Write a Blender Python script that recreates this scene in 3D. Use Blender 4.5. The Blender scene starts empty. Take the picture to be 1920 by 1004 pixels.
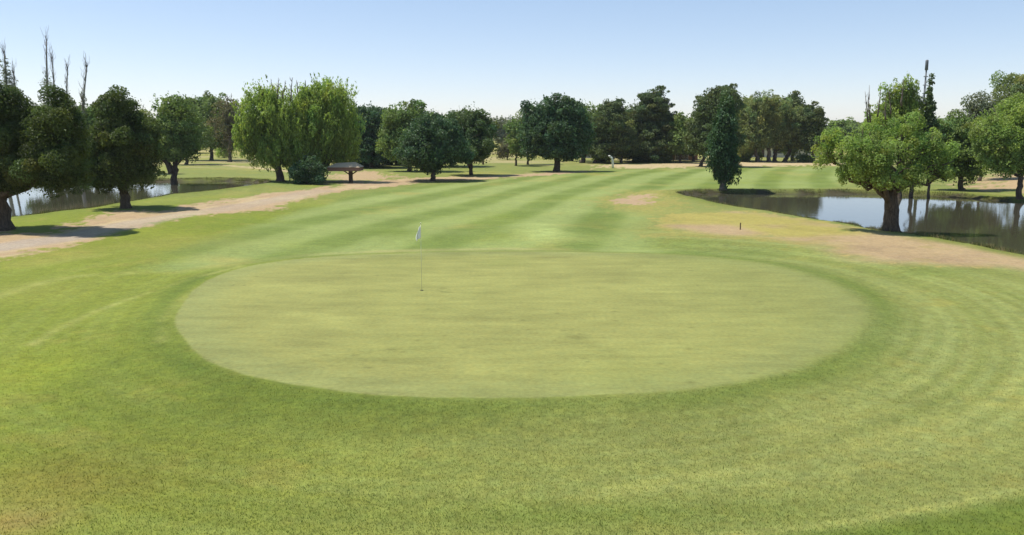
import bpy, math, random
import numpy as np
C = bpy.context.scene
R = math.radians
rng = np.random.default_rng(7)
random.seed(7)

# ------------------------------------------------------------ camera, sky, sun, exposure
CAM_H, FPX, PITCH = 5.0, 1500.0, math.atan(252 / 1500.0)
cam_d = bpy.data.cameras.new('camera'); cam = bpy.data.objects.new('camera', cam_d)
C.collection.objects.link(cam); C.camera = cam
cam.location = (0, 0, CAM_H); cam.rotation_euler = (R(90) - PITCH, 0, 0)
cam_d.sensor_width = 36; cam_d.lens = 36 * FPX / 1920; cam_d.clip_end = 9000; cam_d.clip_start = .1
SUN_EL = R(64); SHX, SHY = 1.0, -0.30            # shadows fall to the right, a little towards the camera
W = bpy.data.worlds.new('World'); C.world = W; W.use_nodes = True
nt = W.node_tree; bg = nt.nodes['Background']
sky = nt.nodes.new('ShaderNodeTexSky'); sky.sky_type = 'NISHITA'; sky.sun_disc = False
sky.sun_elevation = SUN_EL; sky.sun_rotation = math.atan2(-SHX, -SHY)
sky.altitude = 2000; sky.air_density = 1.0; sky.dust_density = 1.0; sky.ozone_density = 1.0
tm = nt.nodes.new('ShaderNodeVectorMath'); tm.operation = 'MULTIPLY_ADD'; tm.inputs[1].default_value = (1.01, .84, .81); tm.inputs[2].default_value = (.42, .96, 1.32)
nt.links.new(sky.outputs[0], tm.inputs[0]); nt.links.new(tm.outputs[0], bg.inputs[0]); bg.inputs[1].default_value = 0.115
sd = bpy.data.lights.new('sun', 'SUN'); sd.energy = 4.8; sd.angle = R(0.53); sd.color = (1, .955, .88)
sun = bpy.data.objects.new('sun', sd); C.collection.objects.link(sun)
from mathutils import Vector, Matrix
_n = math.hypot(SHX, SHY)
sdir = Vector((SHX / _n * math.cos(SUN_EL), SHY / _n * math.cos(SUN_EL), -math.sin(SUN_EL)))
sun.rotation_euler = sdir.to_track_quat('-Z', 'Y').to_euler(); sun.location = (-40, 20, 60)
C.view_settings.view_transform = 'Standard'; C.view_settings.look = 'None'
C.view_settings.exposure = 0.36; C.view_settings.gamma = 1; C.view_settings.use_curve_mapping = False

# ------------------------------------------------------------ measuring: photo pixel -> ground point
def ray(px, py):
    a = (px - 960) / FPX; b = -(py - 502) / FPX
    cp, sp = math.cos(PITCH), math.sin(PITCH)
    return np.array([a, cp + b * sp, -sp + b * cp])
def gp(px, py, z=0.0):
    d = ray(px, py); t = (z - CAM_H) / d[2]
    return np.array([d[0] * t, d[1] * t])
def poly(pts, z=0.0): return np.array([gp(x, y, z) for x, y in pts])

# ------------------------------------------------------------ numpy noise
_tab = rng.random((256, 256))
def vnoise(x, y):
    xi = np.floor(x).astype(int); yi = np.floor(y).astype(int); fx = x - xi; fy = y - yi
    fx = fx * fx * (3 - 2 * fx); fy = fy * fy * (3 - 2 * fy)
    a = _tab[xi & 255, yi & 255]; b = _tab[(xi + 1) & 255, yi & 255]
    c = _tab[xi & 255, (yi + 1) & 255]; d = _tab[(xi + 1) & 255, (yi + 1) & 255]
    return (a * (1 - fx) + b * fx) * (1 - fy) + (c * (1 - fx) + d * fx) * fy
def fbm(x, y, s, o=4, off=0.0):
    r = 0; a = 1; t = 0; x = x / s + 17.3 + off; y = y / s + 5.1 + off * 1.7
    for k in range(o):
        r = r + a * vnoise(x, y); t += a; a *= .55; x = x * 2.03 + 3.1; y = y * 2.03 + 7.7
    return r / t * 2 - 1
def sstep(a, b, x):
    t = np.clip((x - a) / (b - a), 0, 1); return t * t * (3 - 2 * t)
def sdist(P, X, Y):                               # signed distance to polygon, negative inside
    d = np.full(X.shape, 1e9); ins = np.zeros(X.shape, bool); n = len(P)
    for i in range(n):
        ax, ay = P[i]; bx, by = P[(i + 1) % n]; ex, ey = bx - ax, by - ay
        t = np.clip(((X - ax) * ex + (Y - ay) * ey) / (ex * ex + ey * ey + 1e-9), 0, 1)
        d = np.minimum(d, np.hypot(X - ax - t * ex, Y - ay - t * ey))
        if abs(ey) > 1e-9:
            ins ^= ((ay > Y) != (by > Y)) & (X < ex * (Y - ay) / ey + ax)
    return np.where(ins, -d, d)
def ldist(P, X, Y):                               # distance to polyline
    d = np.full(X.shape, 1e9)
    for i in range(len(P) - 1):
        ax, ay = P[i]; bx, by = P[i + 1]; ex, ey = bx - ax, by - ay
        t = np.clip(((X - ax) * ex + (Y - ay) * ey) / (ex * ex + ey * ey + 1e-9), 0, 1)
        d = np.minimum(d, np.hypot(X - ax - t * ex, Y - ay - t * ey))
    return d
def smooth_poly(P, k=6):                          # Catmull-Rom resampling of a closed outline
    n = len(P); out = []
    for i in range(n):
        p0, p1, p2, p3 = P[i - 1], P[i], P[(i + 1) % n], P[(i + 2) % n]
        for j in range(k):
            t = j / k
            out.append(.5 * ((2 * p1) + (p2 - p0) * t + (2 * p0 - 5 * p1 + 4 * p2 - p3) * t * t + (3 * p1 - p0 - 3 * p2 + p3) * t ** 3))
    return np.array(out)

# ------------------------------------------------------------ layout of the ground
WZ = -0.20                                        # water level
GREEN = smooth_poly(poly([(332, 590), (345, 635), (400, 680), (500, 712), (620, 731), (760, 743), (900, 747), (1060, 743), (1220, 735), (1370, 718), (1480, 693),
        (1570, 655), (1612, 612), (1618, 578), (1590, 545), (1520, 515), (1420, 493), (1280, 479), (1120, 474), (960, 472), (800, 474), (650, 479), (540, 488), (450, 503), (375, 535)]), 5)
POND_R = smooth_poly(poly([(1285, 369), (1330, 378), (1380, 389), (1440, 398), (1520, 411), (1600, 424), (1660, 437), (1730, 444), (1800, 457), (1860, 468), (1930, 482), (2050, 500), (2260, 500),
        (2200, 420), (2000, 385), (1920, 380), (1850, 375), (1760, 369), (1650, 365), (1540, 364), (1420, 364), (1330, 364)], WZ), 3)
POND_L = smooth_poly(poly([(-250, 430), (-100, 420), (25, 410), (90, 402), (160, 394), (215, 384), (270, 376), (330, 369), (400, 362), (480, 351), (500, 346),
        (470, 342), (400, 340), (330, 341), (270, 342), (200, 344), (100, 346), (0, 350), (-120, 354), (-300, 362)], WZ), 3)
DIRT_L = poly([(-300, 450), (0, 434), (110, 436), (190, 400), (240, 396), (330, 394), (365, 384), (440, 372), (500, 362), (560, 356), (640, 347), (700, 338), (780, 333), (900, 329), (1040, 323), (1110, 320),
        (1100, 324), (1000, 330), (880, 337), (800, 341), (720, 349), (640, 357), (590, 368), (540, 384), (480, 392), (400, 400), (300, 414), (240, 428), (190, 446), (130, 462), (60, 478), (0, 488), (-300, 540)])
CART = poly([(-400, 520), (-120, 480), (0, 464), (60, 455), (130, 445), (200, 431), (270, 415), (340, 402), (430, 390), (520, 374), (600, 357)])
DIRT_1 = poly([(1145, 372), (1170, 366), (1215, 364), (1240, 368), (1222, 380), (1190, 386), (1155, 382)])
DIRT_R = poly([(1225, 402), (1290, 398), (1380, 397), (1440, 402), (1520, 415), (1600, 428), (1680, 441), (1780, 455), (1860, 472), (1960, 490), (2200, 520), (2200, 540), (1960, 512),
        (1880, 500), (1780, 498), (1690, 494), (1600, 486), (1540, 466), (1470, 452), (1400, 446), (1320, 437), (1250, 424)])
SAND_1 = poly([(1180, 446), (1250, 424), (1330, 424), (1400, 432), (1540, 445), (1580, 462), (1520, 470), (1400, 452), (1300, 446)])
SAND_FAR = poly([(1120, 309), (1200, 307), (1290, 305), (1400, 303), (1560, 303), (1600, 306), (1570, 309), (1420, 312), (1300, 315), (1200, 317), (1130, 316)])
SLOPE_R = poly([(1818, 332), (1900, 327), (2100, 325), (2300, 345), (2200, 368), (1960, 366), (1890, 360), (1830, 350)])
PATH_FAR = poly([(345, 306), (420, 309), (480, 314), (560, 322)])
SAND_M = poly([(612, 330), (680, 320), (720, 322), (740, 332), (700, 345), (640, 344)])
FAIR = smooth_poly(poly([(430, 505), (330, 478), (440, 440), (560, 398), (640, 372), (730, 354), (860, 342), (1010, 330), (1120, 321), (1290, 318), (1420, 315), (1590, 312), (1640, 322), (1560, 352), (1330, 356), (1270, 358), (1215, 360), (1130, 368),
        (1140, 390), (1210, 405), (1180, 425), (1220, 460), (1300, 478)]), 4)
def height(X, Y):
    dr = sdist(POND_R, X, Y); dl = sdist(POND_L, X, Y); d = np.minimum(dr, dl) + .4 * fbm(X, Y, 2.6, 3, 51.)
    h = 0.16 * fbm(X, Y, 26, 2) * sstep(4, 14, d) * sstep(40, 55, Y)
    dg = sdist(GREEN, X, Y)
    h = h - 0.10 * sstep(0, 2.2, dg) * sstep(5.5, 2.5, dg)          # shallow fall around the green
    cx, cy = gp(1020, 432); h = h + 0.22 * np.exp(-(((X - cx) / 2.5) ** 2 + ((Y - cy) / 3.0) ** 2))
    far = sstep(60, 68, Y)
    h = h + 0.16 * far * sstep(0, .5, d) * sstep(5, 1, d)
    bank = np.interp(d, [-6, -.6, 0, .35, .9], [1.15, .45, 0.2, .06, 0])
    h = h - bank
    sr = sdist(SLOPE_R, X, Y); h = h + .5 * sstep(2, -6, sr)
    return h
def hz(x, y): return float(height(np.array([x]), np.array([y]))[0])

def lin(r, g, b):                                  # sRGB 0..255 as albedo helper
    f = lambda c: ((c / 255 + .055) / 1.055) ** 2.4 if c > 10 else c / 255 / 12.92
    return np.array([f(r), f(g), f(b)])
K = 0.455                                           # photographed value -> albedo
G_GREEN = lin(185, 188, 110) * K; G_ROUGH = lin(154, 170, 58) * K; G_FRINGE = lin(168, 177, 98) * K
G_DARK = lin(122, 146, 58) * K; G_LIGHT = lin(186, 202, 122) * K; G_DRY = lin(202, 190, 106) * K; DIRT = lin(226, 196, 156) * K
G_FAIR = lin(158, 178, 94) * K; SANDY = lin(236, 214, 168) * K; MUD_SHADE = np.array([.05, .045, .025]); PAVE = lin(210, 198, 184) * K; G_FAR = lin(160, 172, 92) * K

def albedo(X, Y):
    n = X.size; col = np.empty((n, 3))
    dg = sdist(GREEN, X, Y); dr = sdist(POND_R, X, Y); dl = sdist(POND_L, X, Y); dp = np.minimum(dr, dl) + .4 * fbm(X, Y, 2.6, 3, 51.)
    fa = fbm(X, Y, 9, 4); fb = fbm(X, Y, 2.2, 3, 9.); fc = fbm(X, Y, 30, 3, 21.); fd = fbm(X, Y, .6, 3, 40.)
    def mix(c, m):
        m = np.clip(m, 0, 1)[:, None]; col[:] = col * (1 - m) + c * m
    # rough: fresh yellow-green on the left, paler to the right
    r = sstep(-5, 6, X); col[:] = G_ROUGH * (1 - r)[:, None] + G_FRINGE * r[:, None]
    mix(G_FAR, sstep(45, 75, Y)); 
    mix(G_DRY, sstep(.12, .75, fa + .25 * fb) * .55)
    mix(G_DARK, sstep(.1, .8, -fa + .3 * fb + .3 * fc) * .55)
    mix(G_DRY, sstep(100, 220, Y) * .5)
    # mown rings round the green
    ring = sstep(10.5, 8.5, dg + .4 * fa) * (dg > 0)
    fr = G_FRINGE * .96
    side = sstep(-9, 3, X)
    mix(fr, ring * (.15 + .6 * side))
    wob = dg + .18 * fa
    b = np.sin(wob * 2 * math.pi / 1.9 + 1.2 + .5 * fc)
    amp = ring * (.2 + .5 * sstep(0, 8, X)) * sstep(.3, 1.2, dg) * (.55 + .45 * np.clip(fbm(X, Y, 5, 2, 70.) + .4, 0, 1))
    mix(G_LIGHT, sstep(.1, .8, b) * amp * .6); mix(G_DARK, sstep(.1, .8, -b) * amp * .35)
    b3 = np.sin(wob * 2 * math.pi / .5 + 2 * fc); a3 = ring * sstep(.4, 1.2, dg) * sstep(7.5, 4.5, dg) * (.25 + .75 * sstep(-2, 7, X)) * np.clip(.55 + 1.3 * fbm(X, Y, 3.5, 2, 33.), 0, 1)
    mix(G_LIGHT, sstep(0, .9, b3) * a3 * .3); mix(G_DARK, sstep(0, .9, -b3) * a3 * .28)
    mix(lin(176, 186, 66) * K, sstep(.15, .7, fbm(X, Y, 4.5, 3, 14.)) * sstep(2, -8, X) * .4); mix(lin(186, 178, 88) * K, sstep(.25, .6, fbm(X, Y, 1.1, 3, 19.)) * .35)
    cr = ldist(smooth_line(poly([(1480, 500), (1585, 540), (1630, 585), (1622, 640), (1560, 682), (1470, 712), (1370, 728)])), X, Y); mix(lin(118, 138, 58) * K, np.exp(-(cr / .45) ** 2) * .75 * (1 + .4 * fb))
    mix(G_DARK, np.exp(-((dg - .5) / .5) ** 2) * (.75 - .2 * fb) * (dg > 0))
    mix(G_DARK, np.exp(-(((X + 1.5) / 6.) ** 2 + ((Y - 14.2) / .9) ** 2)) * .5)
    mix(G_DRY * 1.05, np.exp(-((wob - 9.6) / .22) ** 2) * sstep(0, 5, X) * .45)
    # fairway stripes
    df = sdist(FAIR, X, Y); fm = sstep(1.2, -1.2, df + .8 * fb) * sstep(0, .8, dg)
    mix(G_FAIR, fm)
    s = X - .26 * Y - .0016 * (Y - 60) ** 2 * sstep(60, 61, Y) + .5 * fc
    s = s + .9 * fbm(X, Y * .5, 12, 2, 12.); st = np.sin(s * 2 * math.pi / 5.6)
    mix(G_LIGHT * .98, fm * sstep(-.6, .8, st) * .62 * (1 + .6 * fa)); mix(G_DARK * 1.0, fm * sstep(-.2, .9, -st) * .5 * (1 + .8 * fc))
    s2 = np.sin((Y + .35 * X + 1.5 * fc) * 2 * math.pi / 7.5)
    mix(G_LIGHT, fm * sstep(.1, 1., s2 + fc) * .2); mix(G_ROUGH, fm * sstep(.0, .8, fbm(X, Y, 7, 3, 93.) + .2 * fb) * .45)
    mix(lin(200, 196, 126) * K, np.exp(-((dg - 1.0) / .7) ** 2) * sstep(24, 30, Y) * sstep(5, -1, X) * .6 * (1 + fb) * sstep(-12, -5, X))
    mix(G_DRY * .98, fm * sstep(.2, .7, fbm(X, Y, 6, 4, 101.) + .3 * fb) * .5)
    for (px, py, rx, ry, cc, k) in [(430, 735, 230, 75, lin(116, 134, 46) * K, .6), (760, 785, 220, 34, lin(120, 136, 50) * K, .6), (250, 660, 150, 70, lin(122, 142, 46) * K, .5), (1180, 800, 200, 24, lin(132, 146, 66) * K, .5), (1560, 672, 110, 50, lin(140, 156, 74) * K, .4), (20, 700, 110, 60, lin(168, 184, 62) * K, .6),
                                 (220, 870, 230, 60, lin(134, 132, 50) * K, .5), (1500, 800, 500, 110, lin(172, 178, 104) * K, .4), (1680, 620, 160, 60, lin(168, 180, 108) * K, .4), (1020, 438, 50, 14, G_LIGHT * 1.12, .8), (1110, 418, 40, 12, G_DARK * .95, .55), (930, 440, 40, 10, lin(140, 160, 62) * K, .55), (740, 436, 55, 10, lin(128, 150, 58) * K, .6),
                                 (1280, 455, 90, 9, lin(136, 160, 72) * K, .5), (1400, 470, 70, 9, lin(132, 158, 75) * K, .6), (1740, 508, 110, 9, lin(138, 158, 75) * K, .6), (1500, 505, 120, 22, lin(150, 165, 88) * K, .4),
                                 (110, 905, 190, 60, lin(165, 148, 72) * K, .35), (30, 980, 90, 30, lin(188, 160, 100) * K, .5), (1150, 965, 420, 30, lin(128, 152, 62) * K, .4), (60, 545, 120, 26, lin(168, 172, 80) * K, .4),
                                 (1250, 800, 500, 60, lin(160, 165, 90) * K, .3), (300, 455, 160, 18, lin(172, 172, 82) * K, .5), (700, 590, 330, 60, lin(182, 184, 104) * K, .3)]:
        q0 = gp(px, py); qx = gp(px + rx, py)[0] - q0[0]; qy = (gp(px, py - ry)[1] - gp(px, py + ry)[1]) / 2
        mix(cc, np.exp(-(((X - q0[0]) / qx) ** 2 + ((Y - q0[1]) / qy) ** 2)) * k * (1 + .8 * fb))
    # dry turf and bare earth
    def patch(P, c, soft, k=1.):
        d_ = sdist(P, X, Y) + .28 * soft; q = d_ + soft * (1.2 * fb + .9 * fa + 1.1 * fd + .8 * fbm(X, Y, .25, 2, 8.)); mix(c, sstep(soft * .4, -soft * .4, q) * k * (1 - .35 * sstep(.1, .5, fb * .6 + fd * .5) * sstep(-soft * 2.5, 0, q)))
    dl_p = sdist(DIRT_L, X, Y) + .4; patch(DIRT_L, DIRT, 1.1, .95); rut = np.sin(ldist(CART, X, Y) * 5.2 + 1.5 * fb); mix(SANDY, sstep(.3, -.3, dl_p) * sstep(-.1, .5, fbm(X, Y, 3., 3, 66.) + .2 * rut) * .75); mix(DIRT * .72, sstep(.3, -.3, dl_p) * sstep(.15, .6, fbm(X, Y, 1.6, 3, 67.) - .2 * rut) * .45)
    patch(poly([(1110, 374), (1160, 358), (1240, 357), (1300, 366), (1290, 392), (1230, 408), (1150, 396)]), G_DRY, 2.2, .6); patch(DIRT_1, DIRT * .94, 1.3); patch(DIRT_R, G_DRY * 1.08, 1.2, .9); patch(SAND_1, G_DRY, 1.2, .5); patch(SAND_M, DIRT, 2, .9)
    mr = sstep(1, -1, sdist(DIRT_R, X, Y)) * sstep(-.15, .35, fbm(X, Y, 5.5, 3, 55.) + .35 * sstep(10, 22, X)); mix(DIRT * .9, mr * .85); mix(DIRT * .66, mr * sstep(.1, .5, fbm(X, Y, 1.8, 3, 69.)) * .5); mix(G_DRY * .8, sstep(1, -1, sdist(DIRT_R, X, Y)) * sstep(.15, .5, fbm(X, Y, 1.4, 3, 68.)) * .4)
    patch(SAND_FAR, SANDY, 3.5); patch(SLOPE_R, DIRT, 3, .9)
    mix(SANDY, sstep(1.3, .5, ldist(PATH_FAR, X, Y)) * .8)
    mf = sstep(.1, .5, fbm(X, Y, 14, 3, 88.)) * sstep(88, 105, Y) * .5 * (1 - fm); mix(SANDY, mf)
    # line where the mown collar ends, bottom right
    for P, w, k in [([(1250, 1020), (1430, 998), (1600, 978), (1760, 950), (1940, 918)], .07, .8), ([(1100, 925), (1300, 890), (1500, 850), (1700, 800), (1850, 750), (1990, 650)], .16, .45), ([(1480, 800), (1620, 760), (1720, 700)], .2, .2),
                    ([(60, 640), (110, 610), (200, 570), (330, 530), (450, 500)], .13, .6), ([(-20, 560), (130, 520), (300, 505)], .25, .45), ([(300, 640), (315, 590), (370, 540)], .15, .3)]:
        mix(lin(200, 204, 116) * K, np.exp(-(ldist(smooth_line(poly(P)), X, Y) / (w * 1.3)) ** 2) * k * .8 * (1 + .7 * fb + .9 * fd))
    dk = sdist(poly([(1430, 1004), (1600, 984), (1760, 956), (1960, 918), (2400, 860), (2400, 1400), (1300, 1400)]), X, Y)
    mix(lin(122, 146, 52) * K, sstep(.15, -.3, dk) * .8)
    # putting green
    sw = .06 + .55 * sstep(2, 9, X) * sstep(-2, 3, X); gm = sstep(sw, -sw, dg + sw * .8 * fb + .05 * fd)
    gc = np.tile(G_GREEN, (n, 1)); 
    edge = sstep(-1.6, -.5, dg) * .45
    gc = gc * (1 - edge[:, None]) + (lin(166, 178, 112) * K) * edge[:, None]
    stg = fbm(X * .2, Y, .38, 3, 31.); stv = sstep(.25, .8, fbm(X * .3, Y, .7, 3, 77.)); gc *= (1 + .13 * stg + .05 * fb + .06 * fa - .10 * stv)[:, None]
    gg = sstep(.0, .8, fbm(X, Y, 5, 3, 61.)) * .5; gc = gc * (1 - gg[:, None]) + lin(160, 172, 92) * K * gg[:, None]
    gr = sstep(2, 9, X) * .45; gc = gc * (1 - gr[:, None]) + lin(162, 172, 98) * K * gr[:, None]
    r9 = np.random.default_rng(9)                   # pitch marks and scuffs on the putting surface
    for mk in [(830, 541, .16), (735, 655, .16), (1045, 588, .12), (1080, 632, .3), (690, 690, .1)] + [(r9.uniform(420, 1540), r9.uniform(490, 720), r9.uniform(.04, .10)) for _ in range(60)]:
        q0 = gp(mk[0], mk[1]); gc = gc * (1 - .28 * np.exp(-(((X - q0[0]) / mk[2]) ** 2 + ((Y - q0[1]) / (mk[2] * .8)) ** 2)))[:, None]
    col[:] = col * (1 - gm[:, None]) + gc * gm[:, None]
    # paved track and banks
    cd = ldist(CART, X, Y); mix(PAVE, sstep(1.6, .8, cd + .3 * fb) * .85 * np.interp(X, [-26, -17], [1, .35]) * (1 + .5 * fa))
    mix(lin(132, 148, 58) * K, sstep(2.6, .9, dp + .6 * fb) * .7 * sstep(-.2, .3, fa + .3)); fw = sstep(58, 64, Y); mix(MUD_SHADE, sstep(.5 + .25 * fw, .15 + .2 * fw, dp + .15 * fb))  # wet mud at the waterline; wider on the far bank, painting its shade in
    col *= (1 + .10 * fb + .05 * fd)[:, None]
    return np.clip(col, .01, .8), dg, df, cd, dp
def smooth_line(P, k=6):
    out = []
    for i in range(len(P) - 1):
        p1, p2 = P[i], P[i + 1]; p0 = P[max(i - 1, 0)]; p3 = P[min(i + 2, len(P) - 1)]
        for j in range(k):
            t = j / k; out.append(.5 * ((2 * p1) + (p2 - p0) * t + (2 * p0 - 5 * p1 + 4 * p2 - p3) * t * t + (3 * p1 - p0 - 3 * p2 + p3) * t ** 3))
    out.append(P[-1]); return np.array(out)

# ------------------------------------------------------------ materials
def mat(name):
    m = bpy.data.materials.new(name); m.use_nodes = True; t = m.node_tree
    b = t.nodes['Principled BSDF']; return m, t, b
def N(t, k, **kw):
    n = t.nodes.new(k)
    for a, v in kw.items():
        if a.startswith('_'): n.inputs[a[1:].replace('_', ' ')].default_value = v
        else: setattr(n, a, v)
    return n
def turf(name, grain, bump, streak=0.0):
    m, t, b = mat(name); L = t.links.new
    at = N(t, 'ShaderNodeAttribute', attribute_name='albedo'); tc = N(t, 'ShaderNodeTexCoord')
    n1 = N(t, 'ShaderNodeTexNoise', _Scale=9.0, _Detail=6.0, _Roughness=.68); L(tc.outputs['Object'], n1.inputs['Vector'])
    n2 = N(t, 'ShaderNodeTexNoise', _Scale=2.4, _Detail=5.0, _Roughness=.7)
    mp = N(t, 'ShaderNodeMapping'); mp.inputs['Scale'].default_value = (1 - .7 * streak, 1, 1); L(tc.outputs['Object'], mp.inputs['Vector']); L(mp.outputs[0], n2.inputs['Vector'])
    r1 = N(t, 'ShaderNodeMapRange', _From_Min=.3, _From_Max=.7, _To_Min=1 - grain, _To_Max=1 + grain); L(n1.outputs[0], r1.inputs[0])
    r2 = N(t, 'ShaderNodeMapRange', _From_Min=.3, _From_Max=.7, _To_Min=1 - grain * .7, _To_Max=1 + grain * .7); L(n2.outputs[0], r2.inputs[0])
    mu = N(t, 'ShaderNodeMath', operation='MULTIPLY'); L(r1.outputs[0], mu.inputs[0]); L(r2.outputs[0], mu.inputs[1])
    n3 = N(t, 'ShaderNodeTexNoise', _Scale=4.0, _Detail=4.0); L(tc.outputs['Object'], n3.inputs['Vector'])
    r3 = N(t, 'ShaderNodeMapRange', _From_Min=.35, _From_Max=.65, _To_Min=0.0, _To_Max=grain * 1.1); L(n3.outputs[0], r3.inputs[0])
    dry = N(t, 'ShaderNodeMix', data_type='RGBA', blend_type='MULTIPLY'); dry.inputs[7].default_value = (1.28, 1.02, .72, 1)
    L(r3.outputs[0], dry.inputs[0]); L(at.outputs['Color'], dry.inputs[6])
    vm = N(t, 'ShaderNodeVectorMath', operation='SCALE'); L(dry.outputs[2], vm.inputs[0]); L(mu.outputs[0], vm.inputs['Scale'])
    L(vm.outputs[0], b.inputs['Base Color']); b.inputs['Roughness'].default_value = .9; b.inputs['Specular IOR Level'].default_value = .15
    bp = N(t, 'ShaderNodeBump', _Strength=bump, _Distance=.03); L(n1.outputs[0], bp.inputs['Height']); L(bp.outputs[0], b.inputs['Normal'])
    return m
M_ROUGH = turf('rough_turf', .24, .4); M_GREEN = turf('green_turf', .17, .2, 1.0); M_FAIR = turf('fairway_turf', .2, .3, .5); M_DIRT = turf('bare_earth', .2, .4)
def plain(name, col, rough=.6, noise=0., scale=8., bump=0., spec=.3):
    m, t, b = mat(name); L = t.links.new; b.inputs['Roughness'].default_value = rough; b.inputs['Specular IOR Level'].default_value = spec
    b.inputs['Base Color'].default_value = (*col, 1)
    if noise:
        tc = N(t, 'ShaderNodeTexCoord'); n = N(t, 'ShaderNodeTexNoise', _Scale=scale, _Detail=6.0, _Roughness=.65); L(tc.outputs['Object'], n.inputs['Vector'])
        x = N(t, 'ShaderNodeMix', data_type='RGBA'); x.inputs[6].default_value = (*[c * (1 - noise) for c in col], 1); x.inputs[7].default_value = (*[min(1, c * (1 + noise)) for c in col], 1)
        L(n.outputs[0], x.inputs[0]); L(x.outputs[2], b.inputs['Base Color'])
        if bump: bp = N(t, 'ShaderNodeBump', _Strength=bump, _Distance=.05); L(n.outputs[0], bp.inputs['Height']); L(bp.outputs[0], b.inputs['Normal'])
    return m
def bark(name, col):
    m, t, b = mat(name); L = t.links.new; b.inputs['Roughness'].default_value = .95; b.inputs['Specular IOR Level'].default_value = .1
    tc = N(t, 'ShaderNodeTexCoord'); mp = N(t, 'ShaderNodeMapping'); mp.inputs['Scale'].default_value = (6, 6, 1.2); L(tc.outputs['Object'], mp.inputs[0])
    n = N(t, 'ShaderNodeTexNoise', _Scale=2.0, _Detail=8.0, _Roughness=.7); L(mp.outputs[0], n.inputs['Vector'])
    rp = N(t, 'ShaderNodeValToRGB'); rp.color_ramp.elements[0].position = .35; rp.color_ramp.elements[1].position = .68
    rp.color_ramp.elements[0].color = (*[c * .45 for c in col], 1); rp.color_ramp.elements[1].color = (*[c * 1.4 for c in col], 1)
    L(n.outputs[0], rp.inputs[0]); L(rp.outputs[0], b.inputs['Base Color'])
    bp = N(t, 'ShaderNodeBump', _Strength=.9, _Distance=.06); L(n.outputs[0], bp.inputs['Height']); L(bp.outputs[0], b.inputs['Normal'])
    return m
BARK = {'dark': bark('dark_bark', (.11, .085, .065)), 'grey': bark('grey_bark', (.18, .15, .12)), 'pale': bark('pale_bark', (.36, .33, .29))}
def leafmat(name, col, trans=.3):
    m = bpy.data.materials.new(name); m.use_nodes = True; t = m.node_tree; L = t.links.new; b = t.nodes['Principled BSDF']; out = t.nodes['Material Output']
    at = N(t, 'ShaderNodeAttribute', attribute_name='tint'); vm = N(t, 'ShaderNodeVectorMath', operation='MULTIPLY'); vm.inputs[1].default_value = col
    L(at.outputs['Vector'], vm.inputs[0]); L(vm.outputs[0], b.inputs['Base Color']); b.inputs['Roughness'].default_value = .55; b.inputs['Specular IOR Level'].default_value = .25
    tr = N(t, 'ShaderNodeBsdfTranslucent'); v2 = N(t, 'ShaderNodeVectorMath', operation='MULTIPLY'); v2.inputs[1].default_value = (1.15, 1.25, .6); L(vm.outputs[0], v2.inputs[0]); L(v2.outputs[0], tr.inputs[0])
    mx = N(t, 'ShaderNodeMixShader'); mx.inputs[0].default_value = trans; L(b.outputs[0], mx.inputs[1]); L(tr.outputs[0], mx.inputs[2]); L(mx.outputs[0], out.inputs[0])
    return m
LEAF = {'juniper': leafmat('juniper_foliage', (.095, .125, .038)), 'dark': leafmat('dark_foliage', (.108, .156, .058)), 'elm': leafmat('elm_foliage', (.180, .245, .076)),
        'willow': leafmat('willow_foliage', (.275, .350, .095), .45), 'bright': leafmat('bright_foliage', (.265, .345, .105), .48), 'pine': leafmat('pine_foliage', (.115, .150, .060), .28),
        'olive': leafmat('olive_foliage', (.235, .265, .115), .42), 'poplar': leafmat('poplar_foliage', (.070, .130, .058)), 'grey': leafmat('grey_foliage', (.19, .21, .14)), 'brown': leafmat('dry_foliage', (.17, .155, .085)),
        'blue': leafmat('blue_green_foliage', (.080, .138, .066))}

# ------------------------------------------------------------ mesh helpers
def link(o, parent=None):
    C.collection.objects.link(o)
    if parent: o.parent = parent
    return o
def tag(o, label=None, cat=None, group=None, kind=None):
    for k, v in (('label', label), ('category', cat), ('group', group), ('kind', kind)):
        if v: o[k] = v
    return o
def mesh_obj(name, V, F, m, parent=None, smooth=False, attrs=None):
    me = bpy.data.meshes.new(name); V = np.asarray(V, dtype=np.float32)
    F = np.asarray(F, dtype=np.int32); nf, k = F.shape
    me.vertices.add(len(V)); me.vertices.foreach_set('co', V.ravel())
    me.loops.add(nf * k); me.loops.foreach_set('vertex_index', F.ravel())
    me.polygons.add(nf); me.polygons.foreach_set('loop_start', np.arange(0, nf * k, k, dtype=np.int32))
    me.polygons.foreach_set('use_smooth', np.full(nf, smooth)); me.update(calc_edges=True)
    for an, (dom, arr) in (attrs or {}).items():
        a = me.attributes.new(an, 'FLOAT_VECTOR' if an == 'tint' else 'FLOAT_COLOR', dom)
        if an == 'tint': a.data.foreach_set('vector', np.asarray(arr, dtype=np.float32).ravel())
        else: a.data.foreach_set('color', np.hstack([arr, np.ones((len(arr), 1))]).astype(np.float32).ravel())
    me.materials.append(m); return link(bpy.data.objects.new(name, me), parent)
def empty(name, loc):
    o = bpy.data.objects.new(name, None); o.location = loc; o.empty_display_size = .3; return link(o)
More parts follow.
